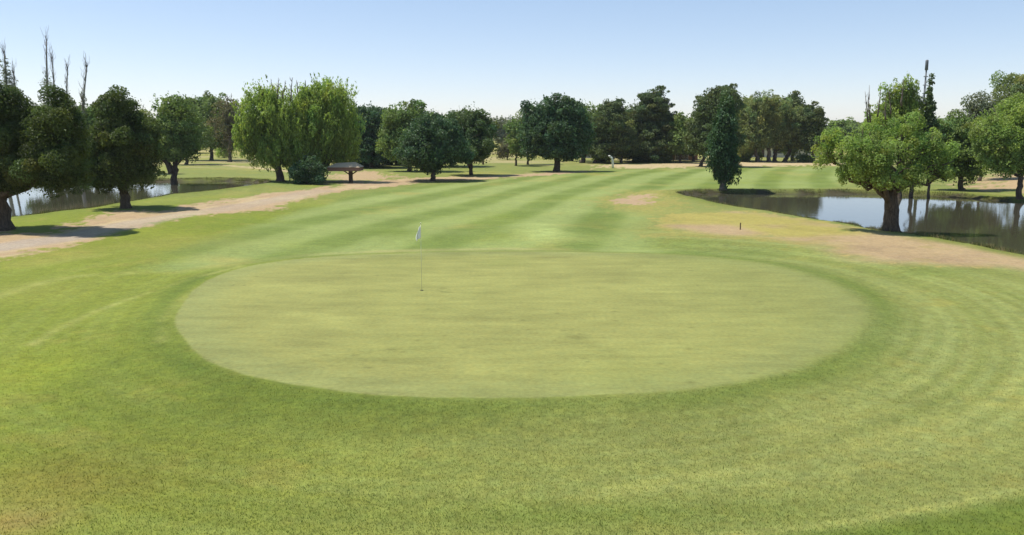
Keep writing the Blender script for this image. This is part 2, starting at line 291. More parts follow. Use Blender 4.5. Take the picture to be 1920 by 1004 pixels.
class MB:
    def __init__(s): s.V = []; s.F = []; s.n = 0
    def add(s, V, F): s.V.append(np.asarray(V, float)); s.F.append(np.asarray(F) + s.n); s.n += len(V)
    def tube(s, P, Rr, k=8):
        P = np.asarray(P, float); n = len(P); ang = np.linspace(0, 2 * math.pi, k, endpoint=False); V = []
        for i in range(n):
            t = P[min(i + 1, n - 1)] - P[max(i - 1, 0)]; t = t / (np.linalg.norm(t) + 1e-9)
            u = np.cross(t, [0.13, 1, .07]); u /= np.linalg.norm(u) + 1e-9; v = np.cross(t, u)
            rr = Rr[i] * (1 + .12 * np.sin(ang * 3 + i))
            V.append(P[i] + np.outer(np.cos(ang) * rr, u) + np.outer(np.sin(ang) * rr, v))
        F = [[i * k + j, i * k + (j + 1) % k, (i + 1) * k + (j + 1) % k, (i + 1) * k + j] for i in range(n - 1) for j in range(k)]
        V = np.vstack(V); V = np.vstack([V, [P[0]], [P[-1]]]); a, b = n * k, n * k + 1
        for j in range(0, k, 2):
            F.append([(j + 2) % k, (j + 1) % k, j, a]); F.append([(n - 1) * k + j, (n - 1) * k + (j + 1) % k, (n - 1) * k + (j + 2) % k, b])
        s.add(V, F)
    def box(s, x0, x1, y0, y1, z0, z1):
        s.add([(x0, y0, z0), (x1, y0, z0), (x1, y1, z0), (x0, y1, z0), (x0, y0, z1), (x1, y0, z1), (x1, y1, z1), (x0, y1, z1)],
              [(0, 3, 2, 1), (4, 5, 6, 7), (0, 1, 5, 4), (1, 2, 6, 5), (2, 3, 7, 6), (3, 0, 4, 7)])
    def build(s, name, m, parent=None, smooth=False): return mesh_obj(name, np.vstack(s.V), np.vstack(s.F), m, parent, smooth)

# ------------------------------------------------------------ the ground: one continuous relief, divided by its kinds of surface
az = np.concatenate([np.linspace(-180, -44, 46)[:-1], np.linspace(-44, 44, 760), np.linspace(44, 180, 46)[1:-1]])
inv = np.concatenate([1 / np.linspace(.5, 7.6, 10), np.linspace(1 / 8.0, 1 / 330.0, 620), 1 / np.geomspace(345, 6000, 26)])
rad = 1 / inv; nr, na = len(rad), len(az)
AZ, RD = np.meshgrid(np.radians(az), rad); GX = (RD * np.sin(AZ)).ravel(); GY = (RD * np.cos(AZ)).ravel()
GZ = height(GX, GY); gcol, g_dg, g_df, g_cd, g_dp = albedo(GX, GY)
GZ = np.where(RD.ravel() > 400, 0, GZ)
ii, jj = np.meshgrid(np.arange(nr - 1), np.arange(na), indexing='ij'); j2 = (jj + 1) % na
quads = np.stack([ii * na + jj, (ii + 1) * na + jj, (ii + 1) * na + j2, ii * na + j2], -1).reshape(-1, 4)
dl_v = sdist(DIRT_L, GX, GY); dR = np.minimum(sdist(DIRT_R, GX, GY), sdist(DIRT_1, GX, GY))
cls = np.zeros(len(GX), int)
cls[(np.minimum(dl_v, dR) < 0) & (g_dp > .3)] = 3
cls[(g_df < 0) & (g_dg > 0)] = 2; cls[g_dg < 0] = 1
cls[(g_cd < 1.3)] = 4
fc_ = cls[quads[:, 0]]
for c, nm, m in [(0, 'ground', M_ROUGH), (1, 'putting_green', M_GREEN), (2, 'fairway', M_FAIR), (3, 'dirt_ground', M_DIRT), (4, 'path', M_DIRT)]:
    q = quads[fc_ == c]; u, ix = np.unique(q, return_inverse=True)
    o = mesh_obj(nm, np.stack([GX, GY, GZ], -1)[u], ix.reshape(-1, 4), m, smooth=True, attrs={'albedo': ('POINT', gcol[u])})
    o['kind'] = 'structure'
cap = MB(); cap.add([(0.5 * math.sin(a), .5 * math.cos(a), -.01) for a in np.linspace(0, 2 * math.pi, 12, endpoint=False)] , [(11 - j, 10 - j, 9 - j, 0) for j in range(0, 10, 2) if 9 - j > 0])

# ------------------------------------------------------------ water
mw, t, b = mat('pond_water'); b.inputs['Base Color'].default_value = (.060, .056, .036, 1); b.inputs['Roughness'].default_value = .03; b.inputs['IOR'].default_value = 1.42; b.inputs['Specular IOR Level'].default_value = .95
tc = N(t, 'ShaderNodeTexCoord'); n = N(t, 'ShaderNodeTexNoise', _Scale=2.2, _Detail=6.0); t.links.new(tc.outputs['Object'], n.inputs['Vector'])
bp = N(t, 'ShaderNodeBump', _Strength=.08, _Distance=.05); t.links.new(n.outputs[0], bp.inputs['Height']); t.links.new(bp.outputs[0], b.inputs['Normal'])
for P in (POND_L, POND_R):
    me = bpy.data.meshes.new('water'); c = P.mean(0); Q = P + (P - c) / np.linalg.norm(P - c, axis=1)[:, None] * .8
    me.from_pydata([(x, y, WZ) for x, y in Q], [], [tuple(range(len(Q)))]); me.update()
    if me.polygons[0].normal.z < 0: me.flip_normals()
    me.materials.append(mw); link(bpy.data.objects.new('water', me))['kind'] = 'structure'

# ------------------------------------------------------------ trees
def leaves(pts, nrm, size, aspect, rs, up=0.0):
    n = len(pts); r = rs.normal(size=(n, 3)); nn = nrm * 1.1 + r * .75; nn /= np.linalg.norm(nn, axis=1)[:, None] + 1e-9
    a = rs.normal(size=(n, 3)); a[:, 2] += up * 3 * np.sign(up if up else 1); u = np.cross(nn, a); u /= np.linalg.norm(u, axis=1)[:, None] + 1e-9
    v = np.cross(nn, u); s = size * rs.uniform(.45, 1.45, (n, 1)); w = s / aspect ** .5; h = s * aspect ** .5
    V = np.empty((n, 4, 3)); bend = nn * s * .25
    V[:, 0] = pts - v * h * .5; V[:, 1] = pts + u * w * .5 + bend; V[:, 2] = pts + v * h * .5; V[:, 3] = pts - u * w * .5 + bend
    return V.reshape(-1, 3), np.arange(4 * n).reshape(-1, 4)
def sph(rs, n):
    d = rs.normal(size=(n, 3)); return d / np.linalg.norm(d, axis=1)[:, None]
STYLE = {  # clump radius (m), vertical stretch, leaf aspect, up, density, raggedness
    'juniper': (.55, .9, 2.0, 0, 1.25, .30), 'dark': (.50, .9, 1.5, 0, 1.2, .25), 'elm': (.55, .85, 1.5, 0, 1.1, .3), 'willow': (.42, 1.9, 3.0, 1, 1.1, .5), 'bright': (.55, 1.0, 2.0, 0, .95, .4),
    'pine': (.60, .55, 2.0, 0, 1.25, .4), 'olive': (.55, 1.2, 2.4, 0, 1.0, .35), 'poplar': (.30, 1.8, 1.6, 1, 1.5, .3), 'grey': (.5, 1.4, 2., 0, .7, .5), 'brown': (.45, 1.2, 2., 0, .5, .5), 'blue': (.5, .9, 1.6, 0, 1.2, .25)}
OPEN = {'willow': 2.4, 'bright': 3.0, 'elm': 2.3, 'olive': 2.2, 'brown': 2.6, 'grey': 2.4, 'dark': 1.8}   # how far apart the clumps sit
SPR = {  # twigs per square metre, length, uprightness, droop
    'juniper': (.5, .5, .35, 0), 'dark': (1.3, .9, .5, 0), 'elm': (1.6, .95, .5, .1), 'willow': (3.0, 1.7, .68, .1), 'bright': (3.6, 1.45, .55, .3), 'pine': (.7, .5, .3, 0), 'olive': (1.1, .9, .4, .3),
    'poplar': (1.2, .7, .8, 0), 'grey': (1.2, .9, .6, 0), 'brown': (1., .8, .6, 0), 'blue': (1.5, 1.0, .6, 0)}
def crown_mesh(lobes, style, leaf, seed, dens=1.0):
    """lobes: (x,y,z, rx,ry,rz) local metres"""
    rs = np.random.default_rng(seed); cr, cs, asp, up, dn, rag = STYLE[style]; P = []; Nn = []; T = []
    for (x, y, z, rx, ry, rz) in lobes:
        c = np.array([x, y, z]); rr = np.array([rx, ry, rz]); rm = (rx * ry * rz) ** (1 / 3)
        cl = min(cr, rm * .5) * (leaf / .13) ** .25
        area = 4 * math.pi * ((rx * ry) ** 1.6 / 3 + (rx * rz) ** 1.6 / 3 + (ry * rz) ** 1.6 / 3) ** (1 / 1.6)
        nc = max(7, int(area / (cl * cl * OPEN.get(style, 1.6))))
        d = sph(rs, nc); lump = 1 + .23 * np.sin(d @ (rs.normal(size=(3, 5)) * 2.6) + rs.uniform(0, 6.28, 5)).sum(1) / 1.6; k = np.where(rs.random(nc) < .7, rs.uniform(.72, 1.0 + rag * .35, nc), rs.uniform(.1, .75, nc))
        low = d[:, 2] < -.35; k = np.where(low & (rs.random(nc) < .4), k * .8, k)
        cen = c + d * rr * (k * lump)[:, None]; rad_ = cl * rs.uniform(.4, 1.45, nc)
        for i in range(nc):
            nl = max(6, int(dens * dn * 11 * (rad_[i] ** 2) / (leaf * leaf)))
            dd = sph(rs, nl); dd[:, 2] = np.where(rs.random(nl) < .35, abs(dd[:, 2]), dd[:, 2])
            q = rs.uniform(.35, 1.0, nl) ** .6
            pts = cen[i] + dd * rad_[i] * q[:, None] * np.array([1, 1, cs])
            tint = rs.normal(1, .16); hue = rs.normal(0, .07)
            P.append(pts); Nn.append(dd * .7 + d[i] * .5 + np.array([0, 0, .15])); col = np.array([tint * (1 + hue * 1.3), tint, tint * (1 - hue)])
            T.append(col * rs.uniform(.75, 1.25, (nl, 1)))
        nf = int(dens * area * 1.1 / (leaf * leaf) * (.55 if OPEN.get(style, 1.6) < 2.05 else .32)); df_ = sph(rs, nf); th_ = np.sin(df_ @ (rs.normal(size=(3, 4)) * 3.) + rs.uniform(0, 6, 4)).sum(1); kp = th_ > -.9 + .8 * (OPEN.get(style, 1.6) > 2); df_ = df_[kp]; nf = len(df_)
        kk = 1 + rs.normal(-.04, .13, nf) + rs.exponential(.05, nf); lm = 1 + .10 * th_[kp] / 2   # loose leaves between the clumps
        P.append(c + df_ * rr * (kk * lm)[:, None]); Nn.append(df_ + rs.normal(0, .35, (nf, 3))); T.append(np.tile((1.05 * rs.uniform(.7, 1.35, nf))[:, None], (1, 3)))
        ns = int(area * SPR[style][0]); sd_ = sph(rs, ns); sd_[:, 2] = np.where(rs.random(ns) < .6, abs(sd_[:, 2]), sd_[:, 2])
        for i in range(ns):                        # leafy twigs standing out of the crown
            L = rs.uniform(.35, 1.) * SPR[style][1] * min(1.3, rm * .8); u = sd_[i] * (1 - SPR[style][2]) + np.array([0, 0, SPR[style][2]]) + rs.normal(0, .18, 3); u /= np.linalg.norm(u)
            nl = max(5, int(dens * 1.5 * L / leaf)); t = rs.uniform(-.3, 1, nl)[:, None]
            P.append(c + sd_[i] * rr * .92 + u * L * t + rs.normal(0, leaf * .55, (nl, 3)) * (1.15 - t) - np.array([0, 0, SPR[style][3]]) * L * t.clip(0) ** 2)
            Nn.append(np.tile(sd_[i], (nl, 1)) + rs.normal(0, .4, (nl, 3))); k_ = rs.normal(1.08, .15); T.append(np.tile([k_, k_, k_], (nl, 1)) * rs.uniform(.8, 1.2, (nl, 1)))
    P = np.vstack(P); Nn = np.vstack(Nn); Nn /= np.linalg.norm(Nn, axis=1)[:, None] + 1e-9; T = np.clip(np.vstack(T), .3, 2.2)
    P[:, 2] = np.maximum(P[:, 2], .06)
    V, F = leaves(P, Nn, leaf, asp, rs, up); return V, F, np.repeat(T, 4, axis=0)
def branch(p0, p1, r0, r1, rs, n=6, wob=.08, sag=0.):
    t = np.linspace(0, 1, n)[:, None]; L = np.linalg.norm(p1 - p0); P = p0 + (p1 - p0) * t
    w = rs.normal(size=(n, 3)) * L * wob * .5; w[0] = 0; P = P + w * np.sin(t * math.pi) ; P[:, 2] += sag * L * np.sin(t[:, 0] * math.pi)
    return P, list(r0 + (r1 - r0) * t[:, 0])
NTREE = [0]; LEAFS = [0]
def tree(name, base, lobes_px, style, label, cat='tree', bk='dark', trunk_w=None, lean=0., extra=(), shoots=(), group=None, dens=1.0, stems=1, depth=1.0, by=None, fork=None, leaf=None, nolimb=False):
    """base: photo pixel of the foot. lobes_px: (cx, cy, rx, ry[, depth offset m]) measured in the photo, at the tree's own distance"""
    NTREE[0] += 1; seed = 100 + NTREE[0]; rs = np.random.default_rng(seed)
    if 640 < base[0] < 900: lobes_px = [(l[0], l[1], l[2] * 1.3, l[3] * 1.06) + tuple(l[4:]) for l in lobes_px]
    bx, by_ = gp(*base); z0 = hz(bx, by_); root = empty(name, (bx, by_, z0)); tag(root, label, cat, group)
    dist = by_
    def wp(px, py, dy=0.):
        d = ray(px, py); t_ = (dist + dy) / d[1]; return np.array([d[0] * t_ - bx, dy, CAM_H + d[2] * t_ - z0])
    m = dist / FPX / math.cos(PITCH) * 1.01
    lob = []
    for l in lobes_px:
        dy = l[4] if len(l) > 4 else rs.uniform(-.25, .25) * l[2] * m
        p = wp(l[0], l[1], dy); lob.append((p[0], p[1], max(p[2], .3), l[2] * m, max(l[2] * m * depth, .3), l[3] * m))
    lf = leaf or min(max(dist * .0021, .09), .26)
    V, F, T = crown_mesh(lob, style, lf, seed, dens)
    LEAFS[0] += len(F)
    zlow = min(l[2] - l[5] for l in lob); ztop = max(l[2] + l[5] for l in lob); xm = np.average([l[0] for l in lob], weights=[l[3] * l[5] for l in lob])
    tw = trunk_w * m if trunk_w else max(.16, ztop * .045)
    b = MB()
    for s_ in range(stems):
        o = np.array([(s_ - (stems - 1) / 2) * tw * 2.2 + 0., rs.uniform(-.2, .2) * (stems > 1), 0])
        fz = fork if fork else max(zlow + .25 * (ztop - zlow), .6)
        top = np.array([xm * .4 + lean * fz + o[0] * 1.5, o[1], fz]); P, Rr = branch(np.array([o[0], o[1], -.15]), top, tw * .5, tw * .34, rs, 9, .05)
        Rr[0] *= 1.5; Rr[1] *= 1.12; b.tube(P, Rr, 12)
        if not nolimb:
            for l in lob:
                e = np.array([l[0], l[1], l[2] + l[5] * .3]); 
                if stems > 1 and rs.random() < .4: continue
                st = P[rs.integers(5, 9)]
                Q, q = branch(st, e, tw * rs.uniform(.16, .24), tw * .05, rs, 7, .12); b.tube(Q, q, 6)
                for k in range(3):
                    e2 = e + rs.normal(size=3) * np.array([l[3], l[4], l[5]]) * .55; Q2, q2 = branch(Q[rs.integers(3, 6)], e2, tw * .09, tw * .02, rs, 5, .1); b.tube(Q2, q2, 5)
    for ex in extra:                                # limbs traced from the photo
        pts = np.array([wp(x, y, 0) for x, y in ex[0]]); b.tube(smooth3(pts), list(np.linspace(ex[1] * m * .5, ex[2] * m * .5, len(smooth3(pts)))), 8)
    b.build('trunk', BARK[bk], root, True)
    mesh_obj('crown', V, F, LEAF[style], root, attrs={'tint': ('POINT', T)})
    if shoots:
        for (x0, y0, x1, y1, w) in shoots:
            sb = MB()
            dy = rs.uniform(-.6, .6); P, Rr = branch(wp(x0, y0, dy), wp(x1, y1, dy), w * m * .5, w * m * .1, rs, 6, .03); sb.tube(P, Rr, 5)
            L = np.linalg.norm(P[-1] - P[0])
            for k in range(int(5 + L * 2)):
                a = P[rs.integers(1, 5)]; e = a + np.array([rs.uniform(-.12, .12) * L, rs.uniform(-.1, .1) * L, rs.uniform(.06, .22) * L]); Q, q = branch(a, e, w * m * .16, w * m * .05, rs, 4, .1); sb.tube(Q, q, 4)
            sb.build('bare_branch', BARK['grey'], root, True)
    return root
def smooth3(P, k=4):
    out = []
    for i in range(len(P) - 1):
        p1, p2 = P[i], P[i + 1]; p0 = P[max(i - 1, 0)]; p3 = P[min(i + 2, len(P) - 1)]
        for j in range(k):
            t = j / k; out.append(.5 * ((2 * p1) + (p2 - p0) * t + (2 * p0 - 5 * p1 + 4 * p2 - p3) * t * t + (3 * p1 - p0 - 3 * p2 + p3) * t ** 3))
    out.append(P[-1]); return np.array(out)

# --- left side
tree('juniper_tree', (2, 431), [(-40, 245, 62, 70), (5, 215, 36, 48), (20, 285, 50, 55), (-60, 320, 50, 40), (105, 255, 42, 46, -1.), (112, 312, 42, 38, -.6), (70, 300, 45, 45, .8), (45, 318, 36, 36, -.4), (78, 240, 40, 32, .3), (135, 285, 20, 40, 0), (-10, 320, 45, 40), (62, 240, 30, 32)], 'juniper',
     'large dark juniper cut by the left edge, its shadow across the paved track', trunk_w=38, lean=-.16, fork=2.9, bk='dark')
tree('juniper_tree', (236, 391), [(228, 212, 30, 32), (215, 262, 48, 42), (250, 285, 38, 45), (185, 300, 32, 42), (225, 318, 55, 34), (268, 270, 22, 30)], 'juniper',
     'compact dark juniper on the pond bank beside the paved track', trunk_w=19, fork=1.6)
tree('cottonwood_tree', (325, 341), [(322, 210, 30, 26), (310, 245, 28, 30), (340, 250, 28, 36), (325, 280, 40, 20), (296, 270, 22, 26), (357, 275, 16, 24)], 'elm',
     'tree with a forked bent trunk standing at the left pond far shore', trunk_w=15, fork=1.4, extra=[([(322, 325), (312, 303), (300, 294), (285, 296)], 12, 6), ([(327, 322), (330, 300), (328, 270)], 8, 5)])
tree('mulberry_tree', (397, 300), [(372, 212, 30, 24), (400, 225, 36, 34), (385, 252, 42, 26), (418, 255, 24, 26)], 'elm', 'rounded green tree far across the lawn left of the sparse brown one', trunk_w=7, fork=2.4)
tree('sparse_tree', (431, 303), [(432, 215, 20, 26), (428, 250, 24, 28), (445, 235, 14, 30)], 'brown', 'thin sparse brownish tree with bare crown top at left of the tall willows', trunk_w=6, bk='grey', shoots=[(425, 230, 408, 188, 3), (430, 225, 425, 178, 3), (436, 225, 446, 185, 3), (432, 215, 434, 175, 3)])
tree('willow_tree', (527, 343), [(498, 196, 28, 24), (474, 228, 26, 30), (515, 228, 32, 30), (468, 268, 22, 28), (500, 268, 30, 28), (542, 262, 26, 34), (520, 296, 34, 12), (460, 250, 16, 20), (548, 215, 26, 28, 1.), (545, 292, 30, 14, 1.)], 'willow',
     'broad bright willow with a dark trunk, left one of the tall pair', trunk_w=15, fork=1.8, dens=.85, shoots=[(512, 185, 508, 148, 3), (520, 190, 522, 146, 3), (528, 190, 536, 152, 3), (545, 190, 548, 145, 3)])
tree('willow_tree', (598, 340), [(572, 192, 18, 18), (598, 192, 26, 26), (634, 200, 26, 28), (590, 235, 36, 32), (632, 242, 34, 34), (652, 262, 20, 28), (600, 280, 42, 24), (640, 288, 26, 18), (570, 305, 26, 14)], 'willow',
     'taller yellow-green willow above a dense shrub, right one of the tall pair', trunk_w=16, fork=1.2, shoots=[(575, 180, 572, 150, 3), (590, 180, 590, 152, 3), (560, 185, 556, 150, 3), (625, 185, 632, 163, 2)])
tree('dense_shrub', (575, 346), [(560, 325, 16, 18), (580, 320, 20, 22), (597, 328, 15, 16)], 'blue', 'dense grey-green shrub at the foot of the tall willows', cat='shrub', trunk_w=5, fork=.4, depth=.8)
tree('elm_tree', (697, 314), [(690, 230, 26, 24), (705, 255, 32, 30), (680, 262, 28, 32), (700, 285, 34, 20)], 'blue', 'dense very dark tree between the willows and the mid-green elm', trunk_w=8, fork=1.5)
tree('elm_tree', (768, 321), [(755, 225, 26, 24), (790, 235, 24, 24), (748, 255, 26, 34), (780, 262, 34, 28), (762, 285, 30, 18)], 'elm', 'mid-green elm with a slim trunk behind the earth strip', trunk_w=8, fork=2.0)
tree('elm_tree', (812, 338), [(812, 245, 28, 22), (795, 272, 32, 26), (832, 270, 32, 26), (815, 292, 46, 18), (812, 312, 14, 8)], 'blue', 'low spreading dark elm rooted in the pale earth strip', trunk_w=10, fork=1.3)
tree('elm_tree', (884, 328), [(880, 232, 26, 22), (862, 258, 24, 26), (893, 255, 22, 32), (878, 280, 34, 20)], 'dark', 'dark elm with a crooked leaning trunk left of the open gap', trunk_w=7, fork=2.0, extra=[([(884, 327), (882, 316), (874, 302), (864, 292)], 7, 4), ([(880, 308), (888, 300), (892, 288)], 4, 3)])
# --- centre
tree('elm_tree', (967, 311), [(967, 250, 17, 22), (972, 272, 20, 20)], 'elm', 'small green tree nearest the gap, first of three slim trunks', trunk_w=4, fork=2.2)
tree('elm_tree', (990, 309), [(988, 240, 20, 24), (992, 270, 20, 22)], 'olive', 'second slim tree right of the gap, half behind the big dark one', trunk_w=4, fork=2.2)
tree('mulberry_tree', (1045, 322), [(1010, 222, 26, 24), (1040, 212, 30, 24), (1072, 222, 26, 26), (1005, 255, 30, 28), (1045, 255, 40, 34), (1085, 258, 26, 30), (1030, 280, 40, 16), (1065, 280, 32, 16)], 'blue',
     'big dark round tree with a thick trunk at the centre of the tree line', trunk_w=13, fork=2.2)
tree('elm_tree', (1092, 306), [(1105, 225, 22, 26), (1100, 258, 26, 28), (1120, 270, 24, 20)], 'elm', 'mid-green tree with a stout trunk just right of the big dark one', trunk_w=9, fork=2.5)
tree('pine_tree', (1114, 307), [(1148, 205, 20, 18), (1140, 232, 30, 24), (1150, 262, 32, 24), (1130, 282, 26, 12)], 'pine', 'low broad pine with a domed top left of the tallest pine', trunk_w=6, fork=2.5)
tree('olive_tree', (1165, 306), [(1165, 255, 24, 22), (1180, 275, 26, 18), (1150, 280, 20, 12)], 'olive', 'lighter olive-green tree in front of the pines', trunk_w=5, fork=2.)
tree('pine_tree', (1222, 305), [(1224, 188, 22, 18), (1218, 212, 32, 20), (1232, 232, 28, 18), (1205, 238, 26, 20), (1222, 258, 38, 20), (1215, 280, 40, 16)], 'pine', 'tallest lumpy pine right of centre, dark against the sky', trunk_w=8, fork=3.)
tree('elm_tree', (1275, 306), [(1280, 240, 22, 20), (1285, 262, 26, 22), (1268, 278, 22, 12)], 'elm', 'small round green tree beside the brick building', trunk_w=5, fork=2.4)
tree('pine_tree', (1313, 313), [(1350, 185, 34, 18), (1345, 210, 38, 22), (1335, 240, 40, 24), (1325, 268, 36, 20), (1365, 262, 26, 22)], 'pine', 'dark flat-topped pine rising behind the columnar poplar', trunk_w=6, fork=3., lean=.1)
tree('poplar_tree', (1356, 358), [(1362, 212, 12, 24), (1360, 240, 19, 26), (1356, 272, 23, 26), (1357, 302, 22, 24), (1357, 326, 18, 20)], 'poplar', 'narrow columnar dark green poplar on the far bank of the right pond', trunk_w=12, fork=2.2, bk='grey')
tree('elm_tree', (1432, 303), [(1410, 215, 28, 26), (1445, 205, 34, 22), (1420, 250, 34, 28), (1400, 270, 24, 18)], 'olive', 'pale olive tree with reddish boughs right of the poplar', trunk_w=8, fork=2.4, stems=2, bk='grey')
tree('elm_tree', (1462, 303), [(1480, 225, 30, 28), (1465, 255, 34, 26), (1490, 265, 24, 20)], 'olive', 'weeping olive-green tree in front of the far right pines', trunk_w=8, fork=2.2, stems=2)
tree('pine_tree', (1486, 301), [(1488, 200, 20, 20), (1494, 228, 22, 20), (1478, 200, 16, 16), (1490, 262, 24, 26)], 'pine', 'dark pine with a blunt top in the right tree line', trunk_w=6, fork=3.)
tree('pine_tree', (1524, 304), [(1526, 218, 17, 18), (1522, 240, 20, 20), (1528, 265, 22, 20)], 'pine', 'shorter dark pine at the right end of the tree line', trunk_w=6, fork=3.)
tree('elm_tree', (728, 309), [(725, 240, 26, 24), (735, 268, 34, 24), (718, 288, 28, 12)], 'dark', 'dark tree in the second row behind the mid-green elm', trunk_w=6, fork=1.6)
tree('elm_tree', (846, 312), [(842, 245, 26, 22), (850, 272, 34, 20), (835, 286, 24, 12)], 'elm', 'green tree in the second row between the spreading elm and the crooked one', trunk_w=5, fork=1.8)
tree('elm_tree', (660, 312), [(665, 250, 22, 26), (668, 280, 28, 20)], 'dark', 'dark tree in the second row right behind the yellow-green willow', trunk_w=6, fork=1.4)
tree('pine_tree', (1190, 303), [(1185, 222, 24, 22), (1180, 250, 34, 26), (1185, 278, 38, 16)], 'pine', 'dark pine filling the row between the domed pine and the tallest one', trunk_w=6, fork=2.4)
tree('elm_tree', (1256, 303), [(1255, 240, 22, 22), (1258, 270, 30, 20)], 'dark', 'dark tree crowded against the right flank of the tallest pine', trunk_w=5, fork=2.2)
tree('elm_tree', (1300, 303), [(1300, 245, 22, 20), (1300, 272, 30, 18)], 'elm', 'green tree between the small round one and the flat-topped pine', trunk_w=5, fork=2.2)
tree('elm_tree', (1395, 301), [(1390, 215, 22, 26), (1392, 250, 24, 28), (1390, 275, 26, 18)], 'olive', 'olive tree whose crown touches the right side of the poplar', trunk_w=6, fork=2.2)
tree('elm_tree', (1072, 303), [(1080, 240, 24, 24), (1082, 268, 26, 22)], 'elm', 'green tree whose crown shows behind the right of the big dark round one', trunk_w=6, fork=2.3)
tree('elm_tree', (350, 308), [(350, 225, 26, 26), (350, 260, 32, 28)], 'elm', 'green tree behind the bent-trunk tree, its crown right of it', trunk_w=6, fork=2.4)
for (px, py, rx, ry, st_, lb) in [(690, 312, 26, 9, 'dark', 'low dark shrub at the foot of the very dark tree beside the willows'), (742, 309, 18, 7, 'elm', 'small shrub left of the slim elm trunk'), (1128, 305, 16, 6, 'olive', 'low olive shrub between the trunks left of the domed pine'),
        (1200, 305, 18, 8, 'dark', 'dark shrub under the left skirt of the tallest pine'), (1246, 306, 14, 7, 'dark', 'dark shrub under the right skirt of the tallest pine'), (1388, 303, 20, 7, 'dark', 'low dark shrub just right of the poplar'), (1510, 304, 16, 6, 'dark', 'low dark shrub between the two pines at the right end of the row')]:
    tree('shrub', (px, py), [(px - rx * .4, py - ry, rx * .6, ry), (px + rx * .4, py - ry * .9, rx * .6, ry * .9)], st_, lb, cat='shrub', trunk_w=2, fork=.4, depth=.6, nolimb=True)
# --- right side
tree('willow_tree', (1672, 432), [(1615, 262, 22, 20), (1598, 285, 26, 20, -1.), (1560, 262, 22, 17), (1548, 292, 22, 16, .6), (1618, 312, 30, 20, -1.), (1655, 290, 30, 26, -1.4), (1644, 328, 30, 18, -1.2), (1693, 296, 28, 28), (1650, 245, 24, 22, .8), (1697, 246, 26, 26, .6), (1738, 272, 24, 22), (1728, 312, 28, 18), (1768, 290, 22, 17), (1762, 322, 22, 14), (1700, 336, 26, 14, -.8), (1588, 328, 18, 12), (1664, 342, 20, 12, -1.6)], 'bright',
     'large leaning willow with a massive trunk on the near bank of the right pond', trunk_w=29, dens=.72, leaf=.08, fork=2.3, lean=0., bk='dark', shoots=[(1632, 230, 1630, 160, 3), (1628, 230, 1622, 172, 3), (1645, 220, 1652, 165, 3), (1690, 200, 1694, 150, 4), (1670, 215, 1668, 172, 3), (1660, 225, 1661, 180, 3)],
     extra=[([(1662, 360), (1645, 335), (1610, 315)], 15, 7), ([(1678, 355), (1700, 335), (1745, 325), (1775, 340)], 15, 3), ([(1668, 350), (1665, 310), (1640, 260)], 17, 6), ([(1676, 350), (1690, 305), (1697, 268)], 15, 5)])
tree('poplar_tree', (1688, 366), [(1663, 205, 9, 30), (1679, 192, 9, 32), (1698, 176, 9, 32), (1713, 198, 9, 36), (1727, 228, 9, 26), (1646, 222, 9, 22), (1690, 235, 26, 24), (1705, 215, 16, 24), (1632, 228, 8, 16)], 'willow', 'group of upright yellow-green poplar stems rising behind the large leaning willow', trunk_w=8, fork=3.5, stems=3)
tree('cypress_tree', (1742, 367), [(1743, 180, 3.5, 26), (1743, 212, 7, 24), (1745, 245, 11, 26), (1744, 290, 20, 40)], 'dark', 'slender dark conifer spire right of the tall pole', trunk_w=5, fork=4., shoots=[(1743, 180, 1742, 138, 3)])
tree('elm_tree', (1804, 357), [(1790, 245, 30, 24), (1815, 255, 26, 30), (1775, 280, 36, 34), (1805, 300, 34, 28), (1780, 318, 34, 18), (1745, 255, 26, 28), (1830, 285, 24, 34), (1815, 325, 24, 14)], 'elm', 'leafy green tree on the far bank right of the large willow', trunk_w=10, fork=1.6)
tree('elm_tree', (1835, 342), [(1835, 205, 26, 20), (1865, 210, 30, 24), (1850, 240, 34, 26), (1870, 275, 34, 30)], 'grey', 'hazy grey-green tree behind the bright one at the right edge', trunk_w=6, fork=2.5)
tree('ash_tree', (1912, 373), [(1912, 245, 38, 34), (1866, 245, 30, 26), (1880, 278, 36, 26), (1930, 270, 44, 38), (1900, 300, 38, 18), (1965, 240, 44, 44), (1910, 215, 32, 22), (1848, 275, 24, 26), (1875, 310, 30, 16)], 'bright', 'bright green ash over the dry slope, cut by the right edge', trunk_w=11, fork=1.9)
tree('elm_tree', (1940, 348), [(1912, 172, 32, 26), (1945, 190, 44, 40), (1915, 205, 28, 26), (1950, 250, 46, 40)], 'olive', 'tall olive-crowned tree behind the bright ash at the right edge', trunk_w=8, fork=3.)
print('leaves', LEAFS[0])

